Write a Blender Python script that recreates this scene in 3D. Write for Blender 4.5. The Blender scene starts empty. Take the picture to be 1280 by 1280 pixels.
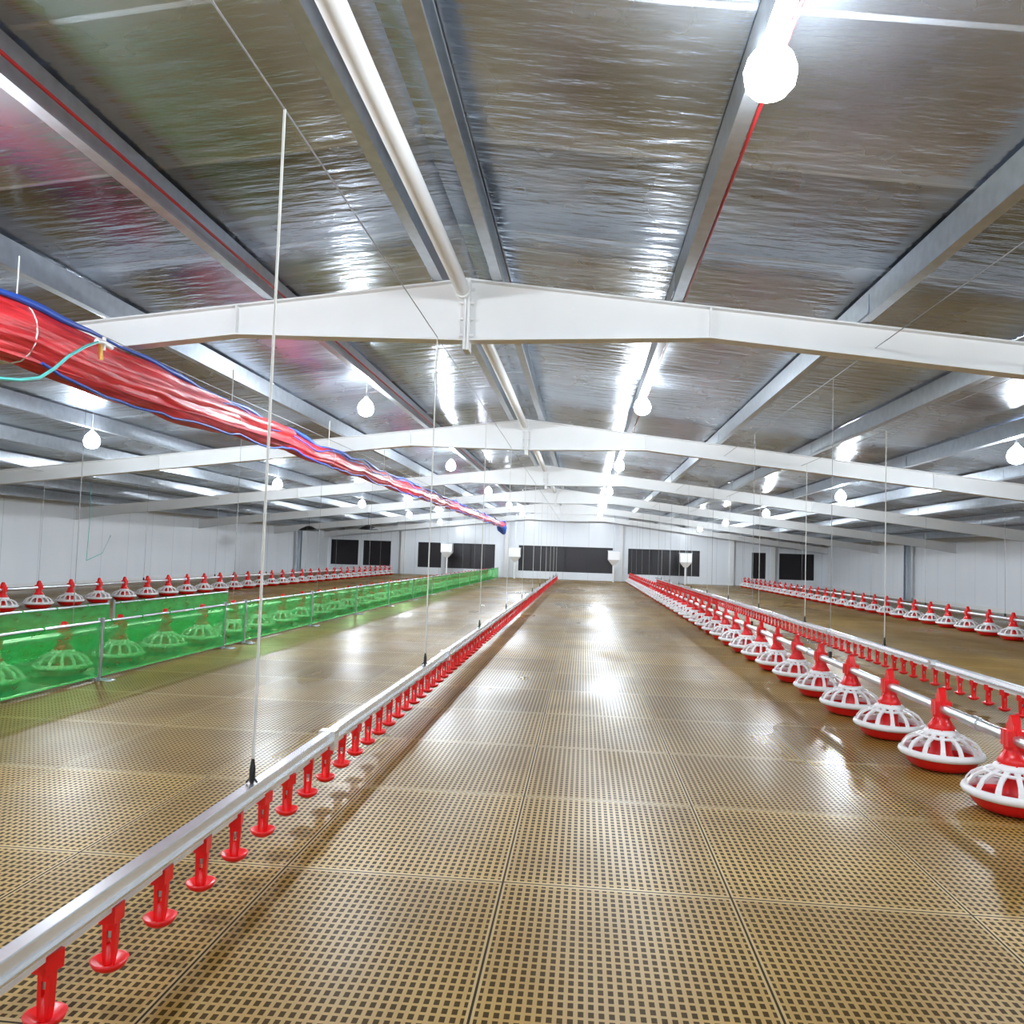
import bpy, math, random
from mathutils import Vector, Matrix
random.seed(4)
SC=bpy.context.scene
COL=SC.collection
# ---------------------------------------------------------------- mesh builder
class MB:
    def __init__(s): s.v=[];s.f=[];s.m=[];s.sm=[]
    def add(s,vs,fs,mi=0,smooth=False):
        o=len(s.v); s.v+= [tuple(p) for p in vs]
        for f in fs:
            s.f.append(tuple(i+o for i in f)); s.m.append(mi); s.sm.append(smooth)
    def box(s,x0,x1,y0,y1,z0,z1,mi=0):
        vs=[(x,y,z) for z in(z0,z1) for y in(y0,y1) for x in(x0,x1)]
        s.add(vs,[(0,2,3,1),(4,5,7,6),(0,1,5,4),(2,6,7,3),(0,4,6,2),(1,3,7,5)],mi)
    def tube(s,pts,r,n=8,mi=0,cap=True):
        pts=[Vector(p) for p in pts]; rs=r if isinstance(r,(list,tuple)) else [r]*len(pts)
        vs=[];fs=[]
        for i,p in enumerate(pts):
            a=pts[max(0,i-1)];b=pts[min(len(pts)-1,i+1)]
            t=(b-a).normalized()
            ref=Vector((0,0,1)) if abs(t.z)<.9 else Vector((1,0,0))
            u=t.cross(ref).normalized();w=u.cross(t)
            for k in range(n):
                th=2*math.pi*k/n
                vs.append(p+(u*math.cos(th)+w*math.sin(th))*rs[i])
        for i in range(len(pts)-1):
            for k in range(n):
                k2=(k+1)%n
                fs.append((i*n+k,i*n+k2,(i+1)*n+k2,(i+1)*n+k))
        s.add(vs,fs,mi,True)
        if cap:
            s.add(vs[:n],[tuple(range(n))],mi); s.add(vs[-n:],[tuple(reversed(range(n)))],mi)
    def rev(s,prof,c=(0,0,0),n=32,mi=0,smooth=True):
        vs=[];fs=[]
        for r,z in prof:
            for k in range(n):
                th=2*math.pi*k/n
                vs.append((c[0]+r*math.cos(th),c[1]+r*math.sin(th),c[2]+z))
        for i in range(len(prof)-1):
            for k in range(n):
                k2=(k+1)%n
                fs.append((i*n+k,i*n+k2,(i+1)*n+k2,(i+1)*n+k))
        s.add(vs,fs,mi,smooth)
    def extr(s,poly,axis,a,b,mi=0):
        n=len(poly)
        if axis=='y': P=lambda p,t:(p[0],t,p[1])
        else: P=lambda p,t:(t,p[0],p[1])
        vs=[P(p,a) for p in poly]+[P(p,b) for p in poly]
        fs=[tuple(range(n)),tuple(reversed(range(n,2*n)))]
        for i in range(n):
            j=(i+1)%n; fs.append((i,i+n,j+n,j))
        s.add(vs,fs,mi)
    def mesh(s,name,mats):
        me=bpy.data.meshes.new(name); me.from_pydata(s.v,[],s.f)
        for m in mats: me.materials.append(m)
        me.polygons.foreach_set('material_index',s.m)
        me.polygons.foreach_set('use_smooth',s.sm)
        me.update(); return me
    def obj(s,name,mats,parent=None,fix=True):
        me=s.mesh(name,mats)
        if fix:
            import bmesh
            bm=bmesh.new();bm.from_mesh(me);bmesh.ops.recalc_face_normals(bm,faces=bm.faces);bm.to_mesh(me);bm.free()
        return link(name,me,parent)
def link(name,me,parent=None,loc=(0,0,0),rot=(0,0,0)):
    o=bpy.data.objects.new(name,me); COL.objects.link(o)
    o.location=loc;o.rotation_euler=rot
    if parent: o.parent=parent
    return o
# ---------------------------------------------------------------- materials
class NT:
    def __init__(s,name):
        s.mat=bpy.data.materials.new(name); s.mat.use_nodes=True
        s.t=s.mat.node_tree; s.b=s.t.nodes['Principled BSDF']; s.out=s.t.nodes['Material Output']
    def n(s,ty,**k):
        x=s.t.nodes.new(ty)
        for a,b in k.items(): setattr(x,a,b)
        return x
    def l(s,a,b): s.t.links.new(a,b)
    def m(s,op,a,b=None,c=None):
        x=s.n('ShaderNodeMath',operation=op)
        for i,q in enumerate((a,b,c)):
            if q is None: continue
            if isinstance(q,(int,float)): x.inputs[i].default_value=q
            else: s.l(q,x.inputs[i])
        return x.outputs[0]
    def mix(s,f,a,b):
        x=s.n('ShaderNodeMix',data_type='RGBA')
        for idx,q in ((0,f),(6,a),(7,b)):
            if isinstance(q,(int,float)): x.inputs[idx].default_value=q
            elif isinstance(q,tuple): x.inputs[idx].default_value=(*q,1)
            else: s.l(q,x.inputs[idx])
        return x.outputs[2]
    def noise(s,vec,scale,detail=3):
        x=s.n('ShaderNodeTexNoise'); x.inputs['Scale'].default_value=scale; x.inputs['Detail'].default_value=detail
        s.l(vec,x.inputs['Vector']); return x.outputs['Fac']
    def coord(s,scale=(1,1,1)):
        c=s.n('ShaderNodeTexCoord'); mp=s.n('ShaderNodeMapping'); mp.inputs['Scale'].default_value=scale
        s.l(c.outputs['Object'],mp.inputs['Vector']); return mp.outputs[0]
    def mr(s,v,a,b,c,d):
        x=s.n('ShaderNodeMapRange'); s.l(v,x.inputs[0])
        for i,q in enumerate((a,b,c,d)): x.inputs[i+1].default_value=q
        return x.outputs[0]
    def bump(s,h,st,dist=.01):
        x=s.n('ShaderNodeBump'); x.inputs['Strength'].default_value=st; x.inputs['Distance'].default_value=dist
        s.l(h,x.inputs['Height']); s.l(x.outputs[0],s.b.inputs['Normal'])
def simple(name,col,rough=.5,metal=0,nscale=8,var=.12,emit=0,bump=0):
    k=NT(name); b=k.b
    nz=k.noise(k.coord(),nscale,2)
    dk=tuple(c*(1-var) for c in col); lt=tuple(min(1,c*(1+var)) for c in col)
    k.l(k.mix(nz,dk,lt),b.inputs['Base Color'])
    b.inputs['Roughness'].default_value=rough
    b.inputs['Metallic'].default_value=metal
    if emit:
        b.inputs['Emission Color'].default_value=(.84,.93,1,1); b.inputs['Emission Strength'].default_value=emit
    if bump: k.bump(nz,bump)
    return k.mat
M_white=simple('white_painted_steel',(.86,.86,.86),.4,0,3,.05)
M_whitepl=simple('white_plastic',(.88,.86,.86),.35,0,5,.03)
M_red=simple('red_plastic',(.80,.010,.012),.3,0,6,.1)
M_galv=simple('galvanised_steel',(.53,.57,.62),.3,.9,14,.2)
M_pipe=simple('galvanised_pipe',(.62,.64,.66),.3,.85,10,.12)
M_alu=simple('aluminium',(.85,.86,.88),.25,.85,10,.06)
M_black=simple('black_plastic',(.015,.015,.015),.4)
M_dark=simple('dark_glass',(.010,.006,.010),.4,0,2,.3)
M_frame=simple('dark_window_frame',(.012,.011,.012),.5)
M_rope=simple('white_rope',(.75,.74,.7),.7)
M_wire=simple('steel_wire',(.35,.35,.36),.5,.5)
M_cord=simple('grey_cord',(.5,.5,.5),.6)
M_blue=simple('blue_tarp',(.015,.08,.45),.45)
M_teal=simple('teal_hose',(.1,.55,.5),.4)
M_yel=simple('yellow_tape',(.85,.5,.1),.5)
M_redrefl=simple('red_reflection_line',(.40,.015,.02),.4)  # red of the reflections along the purlins, put into a colour
M_bulb=simple('lit_bulb',(1,1,1),.3,0,1,0,emit=410)
# tarp
k=NT('red_tarp')
nz=k.noise(k.coord((9,.8,9)),3,4)
k.l(k.mix(k.mr(nz,.3,.7,0,1),(.42,.006,.012),(.90,.05,.06)),k.b.inputs['Base Color']); k.b.inputs['Roughness'].default_value=.36
k.bump(nz,.45,.03); M_tarp=k.mat
# foil ceiling
k=NT('foil_insulation')
c=k.coord(); sep=k.n('ShaderNodeSeparateXYZ'); k.l(c,sep.inputs[0])
ys=k.m('DIVIDE',sep.outputs['Y'],1.15); fy=k.m('FRACT',ys); cell=k.m('FLOOR',k.m('ADD',ys,.5))
wn=k.n('ShaderNodeTexWhiteNoise',noise_dimensions='1D'); k.l(cell,wn.inputs['W'])
n1=k.noise(k.coord((1,1,1)),1.1,4); n2=k.noise(k.coord((1,4.2,1)),2.9,4.5)
seam=k.m('LESS_THAN',k.m('ABSOLUTE',k.m('SUBTRACT',fy,.5)),.014)
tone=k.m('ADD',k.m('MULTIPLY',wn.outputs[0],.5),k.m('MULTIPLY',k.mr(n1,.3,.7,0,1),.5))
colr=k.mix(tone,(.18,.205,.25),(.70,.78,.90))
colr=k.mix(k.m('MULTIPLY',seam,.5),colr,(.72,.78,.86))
k.l(colr,k.b.inputs['Base Color'])
k.l(k.m('SUBTRACT',.95,k.m('MULTIPLY',seam,.2)),k.b.inputs['Metallic'])
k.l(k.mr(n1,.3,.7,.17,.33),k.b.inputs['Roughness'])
k.bump(k.m('ADD',n2,k.m('MULTIPLY',seam,.35)),.42,.03); M_foil=k.mat
# floor slats
k=NT('plastic_slat_floor')
c=k.coord(); sep=k.n('ShaderNodeSeparateXYZ'); k.l(c,sep.inputs[0]); X=sep.outputs['X'];Y=sep.outputs['Y']
tw,tl=.75,.96
tx=k.m('DIVIDE',k.m('ADD',X,.24+75),tw); ty=k.m('DIVIDE',k.m('ADD',Y,-2.72+96),tl)
fx=k.m('FRACT',tx); fyy=k.m('FRACT',ty)
ax=k.m('ABSOLUTE',k.m('SUBTRACT',fx,.5)); ay=k.m('ABSOLUTE',k.m('SUBTRACT',fyy,.5))
hx=k.m('FRACT',k.m('MULTIPLY',fx,30)); hy=k.m('FRACT',k.m('MULTIPLY',fyy,28))
inx=k.m('LESS_THAN',k.m('ABSOLUTE',k.m('SUBTRACT',hx,.5)),.28)
iny=k.m('LESS_THAN',k.m('ABSOLUTE',k.m('SUBTRACT',hy,.5)),.34)
inside=k.m('MULTIPLY',k.m('LESS_THAN',ax,.486),k.m('LESS_THAN',ay,.483))
hole=k.m('MULTIPLY',k.m('MULTIPLY',inx,iny),inside)
gap=k.m('MAXIMUM',k.m('GREATER_THAN',ax,.4955),k.m('GREATER_THAN',ay,.4965))
cmb=k.n('ShaderNodeCombineXYZ'); k.l(k.m('FLOOR',tx),cmb.inputs[0]); k.l(k.m('FLOOR',ty),cmb.inputs[1])
wn=k.n('ShaderNodeTexWhiteNoise',noise_dimensions='2D'); k.l(cmb.outputs[0],wn.inputs['Vector'])
n1=k.noise(k.coord(),1.6,4); n2=k.noise(k.coord((1,.4,1)),.8,3)
bar=k.mix(wn.outputs[0],(.34,.195,.038),(.50,.31,.08))
bar=k.mix(k.mr(n1,.4,.75,0,.75),bar,(.235,.12,.018))
bar=k.mix(k.m('MULTIPLY',k.m('SUBTRACT',1,inside),.3),bar,(.65,.50,.26))
colr=k.mix(hole,bar,(.055,.030,.007))
colr=k.mix(gap,colr,(.03,.018,.008))
k.l(colr,k.b.inputs['Base Color'])
solid=k.m('SUBTRACT',1.0,k.m('MAXIMUM',hole,gap))
k.l(k.mr(n2,.36,.64,.26,.5),k.b.inputs['Roughness'])
k.l(k.m('ADD',k.m('MULTIPLY',solid,.42),.04),k.b.inputs['Specular IOR Level'])
k.bump(solid,.3,.004); M_floor=k.mat
# wall panels
k=NT('white_wall_panel')
c=k.coord(); sep=k.n('ShaderNodeSeparateXYZ'); k.l(c,sep.inputs[0])
s1=k.m('ADD',sep.outputs['X'],sep.outputs['Y'])
j=k.m('GREATER_THAN',k.m('ABSOLUTE',k.m('SUBTRACT',k.m('FRACT',k.m('DIVIDE',s1,1.15)),.5)),.49)
n1=k.noise(k.coord((1,1,.3)),2,3)
k.l(k.mix(j,k.mix(n1,(.83,.86,.92),(.92,.94,.97)),(.70,.73,.79)),k.b.inputs['Base Color'])
k.b.inputs['Roughness'].default_value=.28
k.bump(k.m('SUBTRACT',n1,k.m('MULTIPLY',j,.4)),.25,.02); M_wall=k.mat
# green netting
k=NT('green_netting')
n1=k.noise(k.coord((1,2,6)),3,3)
k.l(k.mix(n1,(.0,.36,.07),(.02,.70,.18)),k.b.inputs['Base Color']); k.b.inputs['Roughness'].default_value=.5
tr=k.n('ShaderNodeBsdfTransparent'); tr.inputs[0].default_value=(.55,1,.45,1)
tl_=k.n('ShaderNodeBsdfTranslucent'); tl_.inputs[0].default_value=(.03,.7,.15,1)
m1=k.n('ShaderNodeMixShader'); m1.inputs[0].default_value=.4
k.l(k.b.outputs[0],m1.inputs[1]); k.l(tl_.outputs[0],m1.inputs[2])
m2=k.n('ShaderNodeMixShader'); k.l(k.mr(n1,.3,.7,.58,.40),m2.inputs[0])
k.l(m1.outputs[0],m2.inputs[1]); k.l(tr.outputs[0],m2.inputs[2]); k.l(m2.outputs[0],k.out.inputs['Surface'])
M_net=k.mat
# ---------------------------------------------------------------- dimensions
XR=-.9; SL=.114; ZT=3.1; XL,XRt=-12.0,10.6; Y0,Y1=-5.0,36.6; PUR=.19
YA,YB=Y0+.1,Y1-.25
def zt(x): return ZT-SL*abs(x-XR)
b=MB(); b.box(XL-.1,XRt+.1,Y0,Y1+.2,-.12,0); b.obj('floor',[M_floor])
b=MB()
e=PUR
b.extr([(XL-.15,zt(XL-.15)+e),(XR,ZT+e),(XRt+.15,zt(XRt+.15)+e),(XRt+.15,zt(XRt+.15)+e+.08),(XR,ZT+e+.08),(XL-.15,zt(XL-.15)+e+.08)],'y',Y0,Y1+.2)
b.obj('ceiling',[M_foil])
b=MB(); b.box(XL-.1,XL,Y0,Y1+.2,0,zt(XL)+e); b.obj('wall_left',[M_wall])
b=MB(); b.box(XRt,XRt+.1,Y0,Y1+.2,0,zt(XRt)+e); b.obj('wall_right',[M_wall])
wins=[(-11.85,-10.55),(-10.3,-9.0),(-7.7,-6.6),(-6.4,-4.1),(-3.0,1.3),(2.0,5.2),(7.5,8.1),(8.7,10.2)]
WZ0,WZ1=.34,1.5
def gable(name,y0,y1,holes):
    b=MB()
    b.box(XL,XRt,y0,y1,0,WZ0)
    xs=XL
    for a,c in holes:
        b.box(xs,a,y0,y1,WZ0,WZ1); xs=c
    b.box(xs,XRt,y0,y1,WZ0,WZ1)
    b.extr([(XL,WZ1),(XRt,WZ1),(XRt,zt(XRt)+e),(XR,ZT+e),(XL,zt(XL)+e)],'y',y0,y1)
    b.obj(name,[M_wall])
gable('wall_back',Y1,Y1+.15,wins)
gable('wall_front',Y0-.15,Y0,[])
for i,(a,c) in enumerate(wins):
    b=MB(); y=Y1
    b.box(a,c,y+.06,y+.09,WZ0,WZ1,0)
    for q in(a,c-.04): b.box(q,q+.04,y-.01,y+.06,WZ0,WZ1,1)
    for q in(WZ0,WZ1-.04): b.box(a,c,y-.01,y+.06,q,q+.04,1)
    nn=max(1,int((c-a)/1.0))
    for t in range(1,nn):
        xx=a+(c-a)*t/nn; b.box(xx-.02,xx+.02,y,y+.06,WZ0,WZ1,1)
    b.obj('window_%d'%(i+1),[M_dark,M_frame])
for nm,x0,x1 in(('baseboard_left',XL,XL+.03),('baseboard_right',XRt-.03,XRt)):
    b=MB(); b.box(x0,x1,Y0,Y1,0,.12); b.obj(nm,[M_white])
for nm,x0,x1 in(('trim_1',XL,XL+.05),('trim_2',XRt-.05,XRt)):
    b=MB(); zz=zt(XL if 'm_1' in nm else XRt)+e
    b.box(x0,x1,Y0,Y1,zz-.12,zz-.02); b.obj(nm,[M_white])
# portal frames
BY=[-.3,5.72,11.75,17.8,23.85,29.9,35.9]
for y in BY:
    b=MB()
    xs=[XL+.01,XL+1.0,XR-1.75,XR,XR+1.75,XRt-1.0,XRt-.01]
    top=[(x,zt(x)) for x in xs]
    bot=[(xs[0],zt(XL)-.27),(XL+1.0,zt(XL+1.0)-.23),(XR-1.75,zt(XR-1.75)-.23),(XR,2.64),(XR+1.75,zt(XR+1.75)-.23),(XRt-1.0,zt(XRt-1.0)-.23),(xs[-1],zt(XRt)-.27)]
    b.extr(top+bot[::-1],'y',y-.006,y+.006)
    for ln,sg in((top,1),(bot,-1)):
        for i in range(len(ln)-1):
            (xa,za),(xb,zb)=ln[i],ln[i+1]
            t=.012
            if sg>0: P=[(xa,za-t),(xb,zb-t),(xb,zb),(xa,za)]
            else: P=[(xa,za),(xb,zb),(xb,zb+t),(xa,za+t)]
            b.extr(P,'y',y-.06,y+.06)
    b.box(XR-.022,XR-.002,y-.065,y+.065,2.57,ZT); b.box(XR+.002,XR+.022,y-.065,y+.065,2.57,ZT)
    for q in(XR-1.75,XR+1.75,-6.6,4.9): b.box(q-.006,q+.006,y-.055,y+.055,zt(q)-.23,zt(q))
    for q in(-.035,.035):
        for zz in(2.68,2.8,2.92,3.02):
            b.tube([(XR+q-.015,y-.045,zz),(XR+q+.015,y-.045,zz)],.012,6,0)
    b.obj('roof_beam',[M_white,M_galv])
for x,ys in((XL+.2,(32.2,)),(XRt-.2,(26.8,))):
    for y in ys:
        b=MB(); b.box(x-.08,x+.08,y-.09,y-.08,0,zt(x)+.13); b.box(x-.08,x+.08,y+.08,y+.09,0,zt(x)+.13); b.box(x-.006,x+.006,y-.09,y+.09,0,zt(x)+.13)
        b.box(x-.12,x+.12,y-.12,y+.12,0,.015)
        b.obj('steel_post',[M_galv])
for x in(-8.4,-3.55,1.66,6.6,8.4):
    b=MB(); b.box(x-.09,x+.09,Y1-.16,Y1-.15,0,zt(x)); b.box(x-.09,x+.09,Y1-.03,Y1-.02,0,zt(x)); b.box(x-.01,x+.01,Y1-.15,Y1-.03,0,zt(x))
    b.obj('gable_column',[M_white])
# purlins
px=[XR-.22,XR+.22]
q=XR+.22
while q+1.29<XRt-.3: q+=1.29; px.append(q)
nR=len(px)
q=XR-.22
while q-1.27>XL+.3: q-=1.27; px.append(q)
for x in px:
    s=1 if x>XR else -1
    z0=zt(x)+.004; h=PUR-.012-.06*SL; w=.07; t=.006; l=.02
    b=MB()
    P=[(0,0),(w,0),(w,l),(w-t,l),(w-t,t),(t,t),(t,h-t),(w-t,h-t),(w-t,h-l),(w,h-l),(w,h),(0,h)]
    b.extr([(x+s*p[0]-s*.035,z0+p[1]) for p in P],'y',Y0,Y1)
    for y in BY:
        if y>Y0+.5:
            b.box(x-.045,x-.038,y-.25,y+.25,z0+.01,z0+h-.03)
    b.obj('roof_purlin',[M_galv])
for x in(px[2]+.062,px[nR]+.07):  # added thin red tubes standing in for red reflections along two purlins
    b=MB(); z=zt(x)+.05; b.tube([(x,YA,z),(x,YB,z)],.009,8); b.obj('red_reflection_line',[M_redrefl])
b=MB(); z=3.0; b.tube([(XR-.03,YA,z),(XR-.03,YB,z)],.052,16)
for y in BY: b.tube([(XR-.03,y-.12,z),(XR-.03,y-.08,z)],.064,16); b.tube([(XR-.03,y+.08,z),(XR-.03,y+.12,z)],.064,16)
b.obj('ridge_pipe',[M_white])
# ---------------------------------------------------------------- feeder pans
def pan_mesh():
    b=MB(); W,R=0,1
    b.rev([(0,.0),(.125,.0),(.15,.008),(.172,.03),(.188,.062),(.192,.066),(.186,.068),(.168,.036),(.145,.016),(.0,.03)],n=36,mi=R)
    b.rev([(.186,.060),(.208,.066),(.218,.080),(.212,.096),(.198,.103),(.186,.100),(.184,.07),(.186,.060)],n=36,mi=W)
    b.rev([(.118,.164),(.126,.171),(.118,.18),(.108,.173),(.118,.164)],n=32,mi=W)
    b.rev([(.052,.178),(.088,.182),(.092,.19),(.08,.206),(.056,.214),(.052,.178)],n=28,mi=W)
    ns=14
    for i in range(ns):
        a=2*math.pi*i/ns; ca,sa=math.cos(a),math.sin(a)
        path=[(.203,.092),(.195,.12),(.175,.147),(.147,.165),(.115,.177),(.08,.189)]
        hw=[.015,.012,.0105,.010,.011,.013]
        vs=[];fs=[]
        for (r,z),w in zip(path,hw):
            for sx,dz in((-1,0),(1,0),(1,-.012),(-1,-.012)):
                vs.append((r*ca-sx*w*sa,r*sa+sx*w*ca,z+dz))
        for q in range(len(path)-1):
            for t in range(4):
                u=(t+1)%4; fs.append((q*4+t,q*4+u,(q+1)*4+u,(q+1)*4+t))
        b.add(vs,fs,W)
    b.rev([(.10,.03),(.07,.05),(.052,.1),(.052,.19),(.064,.205),(.070,.222),(.052,.25),(.042,.262),(.04,.3)],n=24,mi=R)
    for i in range(6):
        a=math.pi*i/3+.3; ca,sa=math.cos(a),math.sin(a)
        b.add([(.045*ca-.004*sa,.045*sa+.004*ca,.2),(.075*ca-.004*sa,.075*sa+.004*ca,.205),(.042*ca-.004*sa,.042*sa+.004*ca,.275),
               (.045*ca+.004*sa,.045*sa-.004*ca,.2),(.075*ca+.004*sa,.075*sa-.004*ca,.205),(.042*ca+.004*sa,.042*sa-.004*ca,.275)],
              [(0,1,2),(3,5,4),(0,3,4,1),(1,4,5,2),(2,5,3,0)],R)
    b.rev([(.045,.0),(.045,.09)],c=(0,0,.275),n=20,mi=R)
    b.box(-.042,.042,-.042,.042,.29,.362,R)
    P=[(-.04,.355),(.045,.355),(.04,.385),(.022,.40),(.012,.425),(-.006,.432),(-.02,.42),(-.03,.395)]
    b.extr(P,'x',-.018,.018,R)
    b.extr([(-.06,.33),(-.04,.33),(-.02,.395),(-.03,.4)],'x',-.01,.01,R)
    return b.mesh('feeder_pan',[M_whitepl,M_red])
PAN=pan_mesh()
def feeder_line(x,ys,yend,step=.75,cable=2.62,hang=3.0,wire_off=1.0):
    root=bpy.data.objects.new('feeder_line',None); COL.objects.link(root)
    b=MB(); b.tube([(x,ys-1.2,.325),(x,yend+.3,.325)],.027,14)
    y=ys-.4
    while y<yend: b.tube([(x,y-.04,.325),(x,y+.04,.325)],.033,14); y+=3.0
    b.obj('auger_pipe',[M_pipe],root)
    y=ys
    while y<=yend:
        link('pan',PAN,root,(x,y,.004),(0,0,random.uniform(-.15,.15))); y+=step
    b=MB(); y=ys+wire_off
    while y<yend:
        b.tube([(x,y,.35),(x,y,cable)],.003,5); b.box(x-.01,x+.01,y-.012,y+.012,.35,.40,1); y+=hang
    b.tube([(x,YA,cable),(x,YB,cable)],.0035,5)
    b.obj('suspension',[M_wire,M_black],root)
feeder_line(1.99,3.90-.75*3,34.7,wire_off=2.0)
feeder_line(6.75,3.5,34.7,cable=2.15)
feeder_line(-8.5,4.8,34.7,.78,cable=2.15)
feeder_line(-4.16,2.22,34.7,.78,cable=2.58)
# ---------------------------------------------------------------- drinker lines
def nipple_mesh():
    b=MB()
    b.box(-.019,.019,-.024,.024,.185,.225)
    b.tube([(0,0,.19),(0,0,.165)],[.013,.011],10)
    b.tube([(0,0,.168),(0,0,.148)],.008,8,1)
    b.extr([(.008,.2),(.018,.2),(.015,.11),(.012,.085),(.003,.085),(.004,.12)],'y',-.009,.009)
    b.extr([(-.018,.2),(-.008,.2),(-.004,.12),(-.003,.085),(-.012,.085),(-.015,.11)],'y',-.009,.009)
    b.rev([(0,.07),(.02,.07),(.036,.08),(.044,.096),(.04,.096),(.02,.082),(0,.078)],n=16)
    b.rev([(.013,.076),(.011,.13),(.0,.135)],n=10)
    return b.mesh('drinker_nipple',[M_red,M_galv])
NIP=nipple_mesh()
def drinker_line(x,ys,yend,wy,cable,thick):
    root=bpy.data.objects.new('drinker_line',None); COL.objects.link(root)
    b=MB()
    P=[(-.012,.246),(-.034,.246),(-.034,.252),(-.018,.256),(-.014,.278),(-.018,.286),(.018,.286),(.014,.278),(.018,.256),(.034,.252),(.034,.246),(.012,.246)]
    b.extr([(x+p,z) for p,z in P],'y',ys-.3,yend+.3,0)
    b.box(x-.013,x+.013,ys-.3,yend+.3,.215,.246,1)
    y=ys+2.55
    while y<yend:
        b.box(x-.037,x+.037,y-.03,y+.03,.208,.29,0); b.tube([(x-.04,y,.27),(x+.04,y,.27)],.006,6,0); y+=3.0
    b.obj('rail',[M_alu,M_whitepl],root)
    y=ys
    while y<=yend:
        link('nipple',NIP,root,(x,y,0),(0,0,random.uniform(-.3,.3))); y+=.23
    b=MB()
    for i,y in enumerate(wy):
        b.tube([(x,y,.36),(x,y,cable)],thick,6,0)
        b.tube([(x,y,.285),(x,y,.30),(x,y,.335),(x,y,.37)],[.006,.011,.011,.005],8,1)
        b.tube([(x-.02,y,.29),(x,y,.31),(x+.02,y,.29)],.004,6,1)
    b.tube([(x,YA,cable),(x,YB,cable)],.0035,5,2)
    b.obj('suspension',[M_rope,M_black,M_wire],root)
drinker_line(-1.11,2.337-.23*6,34.2,[2.68+2.98*i for i in range(11)],2.66,.005)
drinker_line(3.08,1.8,34.2,[2.6+2.95*i for i in range(11)],2.5,.005)
# ---------------------------------------------------------------- bulbs
def bulb_meshes():
    b=MB(); b.rev([(.025,.112),(.045,.095),(.078,.055),(.095,.0),(.086,-.048),(.062,-.076),(.03,-.09),(0.001,-.094)],n=12)
    return b.mesh('globe',[M_bulb])
GL=bulb_meshes()
def bulb(x,y,z):
    root=bpy.data.objects.new('hanging_bulb',None); COL.objects.link(root); root.location=(x,y,0)
    b=MB(); top=zt(x)+PUR
    b.tube([(0,0,z+.14),(0,0,top)],.003,5,1)
    b.rev([(.003,.15),(.022,.145),(.025,.12),(.027,.108)],c=(0,0,z),n=12,mi=0)
    b.obj('cord_and_socket',[M_whitepl,M_cord],root)
    link('globe',GL,root,(0,0,z))
for yb in(-2.95,2.85,9.15,15.2,21.3,27.3,33.3):
    bulb(.62,yb,2.86 if yb<5 else 2.83); bulb(-2.62,yb,2.76); bulb(4.72,yb+.05,2.36); bulb(-6.15,yb+.2,2.33)
# ---------------------------------------------------------------- green fence
def panel(b,x,y0,y1,along='y'):
    zb,zt_=.035,.46
    def P(t,z,o=0): return (x+o,t,z) if along=='y' else (t,x+o,z)
    for z in(zb,zt_): b.tube([P(y0,z),P(y1,z)],.012,8,0)
    b.tube([P(y0,0),P(y0,zt_+.03)],.012,8,0); b.tube([P(y1,0),P(y1,zt_+.03)],.012,8,0)
    for t in (y0,y1): b.tube([P(t,0.008,-.12),P(t,.012,-.12),P(t,.012,.12),P(t,0.008,.12)],.008,6,0)
    nu=max(8,int((y1-y0)*10)); nv=6; vs=[];fs=[]
    ph=random.uniform(0,6)
    for i in range(nu+1):
        for j in range(nv+1):
            u=i/nu;v=j/nv
            z=zb+(zt_-zb)*v
            if j==nv: z-=.012*abs(math.sin(u*9+ph))
            o=.018*math.sin(u*14+ph+2*v)*math.sin(math.pi*v)*math.sin(math.pi*u)+.015
            vs.append(P(y0+(y1-y0)*u,z,o))
    for i in range(nu):
        for j in range(nv):
            a=i*(nv+1)+j; fs.append((a,a+nv+1,a+nv+2,a+1))
    b.add(vs,fs,1,True)
    for i in range(int((y1-y0)/.45)):
        t=y0+.1+i*.45; b.tube([P(t,zt_-.015),P(t,zt_+.015)],.014,6,1)
b=MB()
edges=[(.9,3.35),(3.40,5.95),(6.0,8.12),(8.16,8.62)]
y=8.67
while y<33: edges.append((y,y+2.15)); y+=2.2
for a,c in edges: panel(b,-3.76,a,c)
b.obj('green_mesh_fence',[M_galv,M_net],fix=False)
b=MB()
for a,c in((2.2,4.9),(5.0,7.7),(7.8,10.4)): panel(b,-4.78,a,c)
b.obj('green_mesh_fence',[M_galv,M_net],fix=False)
# ---------------------------------------------------------------- red curtain
root=bpy.data.objects.new('rolled_red_curtain',None); COL.objects.link(root)
def noise1(t,s): return math.sin(t*1.7+s)*.5+math.sin(t*3.9+s*2.3)*.3+math.sin(t*8.3+s*.7)*.2
b=MB(); CX=-3.5; n=44; vs=[];fs=[]; y=1.0; rows=0; cl=[]
while y<34.5:
    k_=max(.0,min(1,(y-6.6)/1.6))
    hz=.165*(1-k_)+.10*k_; hx=.12*(1-k_)+.08*k_
    sag=.03*abs(math.sin(y*math.pi/1.5))
    cz=2.35-.02*k_-sag+.014*noise1(y*.9,1); cx=CX+.02*noise1(y*.6,4)
    cl.append((cx,y,cz,hz))
    for kk in range(n):
        th=2*math.pi*kk/n
        fold=1+.13*abs(math.sin(th*4.5+.5*noise1(y*.5,2)))+.07*math.sin(th*13+.9*math.sin(y*.9))+.03*noise1(y*2,kk*.9)
        vs.append((cx+hx*fold*math.cos(th),y,cz+hz*fold*math.sin(th)))
    rows+=1; y+=.06
for i in range(rows-1):
    for kk in range(n):
        k2=(kk+1)%n; fs.append((i*n+kk,i*n+k2,(i+1)*n+k2,(i+1)*n+kk))
b.add(vs,fs,0,True); b.add(vs[:n],[tuple(range(n))],0); b.add(vs[-n:],[tuple(range(n))],0)
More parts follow.
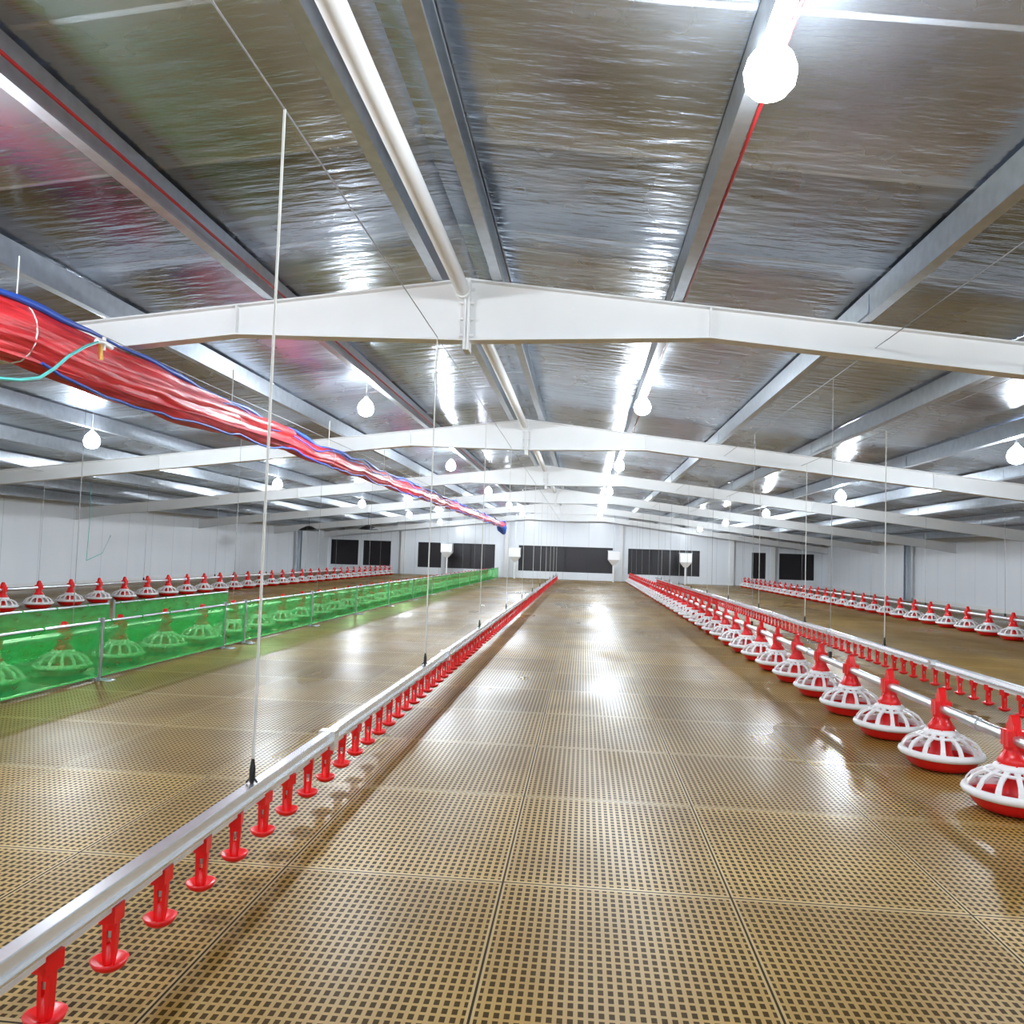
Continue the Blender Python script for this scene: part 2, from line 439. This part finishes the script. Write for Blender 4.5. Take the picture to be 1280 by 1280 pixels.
vs=[];fs=[];nv=8;nr=0;y=1.0
while y<9.0:
    for j in range(nv+1):
        v=j/nv
        vs.append((CX+.11+.025*math.sin(v*9+y*.6)+.01*noise1(y*1.4,v),y,2.46-.27*v*(1-.35*max(0,(y-6)/3))+.012*noise1(y,2+v)))
    nr+=1; y+=.08
for i in range(nr-1):
    for j in range(nv): a=i*(nv+1)+j; fs.append((a,a+nv+1,a+nv+2,a+1))
b.add(vs,fs,0,True)
b.obj('tarp_bundle',[M_tarp],root,fix=False)
b=MB()
b.tube([(c_[0]+.06+.03*noise1(c_[1],7),c_[1],c_[2]+c_[3]*1.08+.015+.025*noise1(c_[1]*1.2,9)) for c_ in cl[::3]],[.018+.008*math.sin(i*.7) for i in range(len(cl[::3]))],7)
b.tube([(c_[0]+.1+.02*noise1(c_[1]*2,5),c_[1],c_[2]-c_[3]*1.1-.02*abs(math.sin(c_[1]*1.4))+.03*noise1(c_[1]*1.5,3)) for c_ in cl[60::3]],.011,6)
b.tube([(c_[0]+.11,c_[1],c_[2]+c_[3]*.55+.05*noise1(c_[1]*1.1,6)) for c_ in cl[100::3]],.009,6)
b.tube([(CX-.1,33.4,2.33),(CX-.05,34.0,2.2),(CX,34.4,2.0)],[.1,.22,.1],10)
b.obj('blue_hem',[M_blue],root)
b=MB(); y=1.5
while y<34.5:
    b.tube([(CX,y,2.3),(CX,y,zt(CX)+.02)],.005,6,0)
    pts=[(CX+.15*math.cos(a*math.pi/8),y,2.35+.19*math.sin(a*math.pi/8)) for a in range(17)]
    if y>7: pts=[(CX+(p[0]-CX)*.68,p[1],2.33+(p[2]-2.35)*.62) for p in pts]
    b.tube(pts,.005,6,0,False); y+=3.0
b.tube([(CX,YA,2.57),(CX,YB,2.57)],.004,6,1)
b.obj('ties',[M_rope,M_wire],root)
# teal hose with valve, tied to the curtain
b=MB()
b.tube([(-3.30,5.12,2.44),(-3.25,4.96,2.42),(-3.22,4.78,2.34),(-3.20,4.59,2.23),(-3.17,4.42,2.11),(-3.15,4.27,2.02),(-3.14,4.1,1.97),(-3.14,3.85,1.93),(-3.2,3.5,2.0)],.010,8,0)
b.tube([(-3.32,5.2,2.44),(-3.26,5.0,2.43),(-3.25,4.93,2.415)],.018,10,1); b.tube([(-3.27,5.04,2.38),(-3.27,5.04,2.47)],.013,8,1)
b.tube([(-3.27,5.0,2.41),(-3.27,5.01,2.35),(-3.27,5.02,2.31)],.014,8,2)
b.obj('teal_hose',[M_teal,M_whitepl,M_yel],root)
for (x,y,za) in((-9.5,14.5,.7),(-10.5,10.5,1.7)):
    b=MB(); b.tube([(x,y,zt(x)+.1),(x+.02,y,(zt(x)+za)/2),(x,y,za)],.006,6,0)
    b.tube([(x,y,za),(x+.25,y+.1,za+.15),(x+.4,y+.1,za+.5)],.006,6,0)
    b.obj('hanging_rope',[M_teal])
for (x,y,z) in((-9.4,26.5,1.66),(-7.6,27.5,1.78)):
    b=MB(); b.rev([(.05,.16),(.09,.15),(.25,.07),(.36,0),(.345,0),(.24,.055),(.08,.13)],c=(x,y,z),n=28)
    b.rev([(.0,.03),(.1,.03),(.11,.1)],c=(x,y,z),n=16)
    b.tube([(x,y,z+.14),(x,y,zt(x)+PUR)],.006,6)
    b.obj('gas_brooder',[M_black])
for (x,z) in((-6.1,.95),(-3.05,.85),(1.3,.85),(4.4,.85)):
    b=MB(); y=35.2
    w=.25
    b.box(x-w,x+w,y-.2,y+.2,z+.12,z+.5)
    b.add([(x-w,y-.2,z+.12),(x+w,y-.2,z+.12),(x+w,y+.2,z+.12),(x-w,y+.2,z+.12),(x-.08,y-.06,z-.1),(x+.08,y-.06,z-.1),(x+.08,y+.06,z-.1),(x-.08,y+.06,z-.1)],
          [(0,1,5,4),(1,2,6,5),(2,3,7,6),(3,0,4,7),(4,5,6,7)])
    b.tube([(x,y,z-.1),(x,y,.0)],.04,10)
    b.box(x-w-.02,x+w+.02,y-.22,y+.22,z+.5,z+.53,1)
    b.tube([(x,y,z+.53),(x,y,zt(x)+PUR)],.01,6,1)
    b.obj('feed_hopper',[M_whitepl,M_galv])
# ---------------------------------------------------------------- world, camera
w=bpy.data.worlds.new('World'); SC.world=w; w.use_nodes=True
w.node_tree.nodes['Background'].inputs[0].default_value=(.02,.025,.04,1)
cam=bpy.data.cameras.new('camera'); co=bpy.data.objects.new('camera',cam); COL.objects.link(co)
F=995; cam.sensor_width=36; cam.lens=F/1280*36; cam.clip_start=.05
Yc=Vector((90,-55,-F)).normalized()
Zc=Vector((math.sin(.028),math.cos(.028),0)); Zc=(Zc-Yc*Zc.dot(Yc)).normalized()
Xc=Yc.cross(Zc)
R=Matrix((Xc,Yc,Zc))
co.matrix_world=Matrix.Translation((0,0,1.1))@R.to_4x4()
SC.camera=co
SC.view_settings.view_transform='Standard'
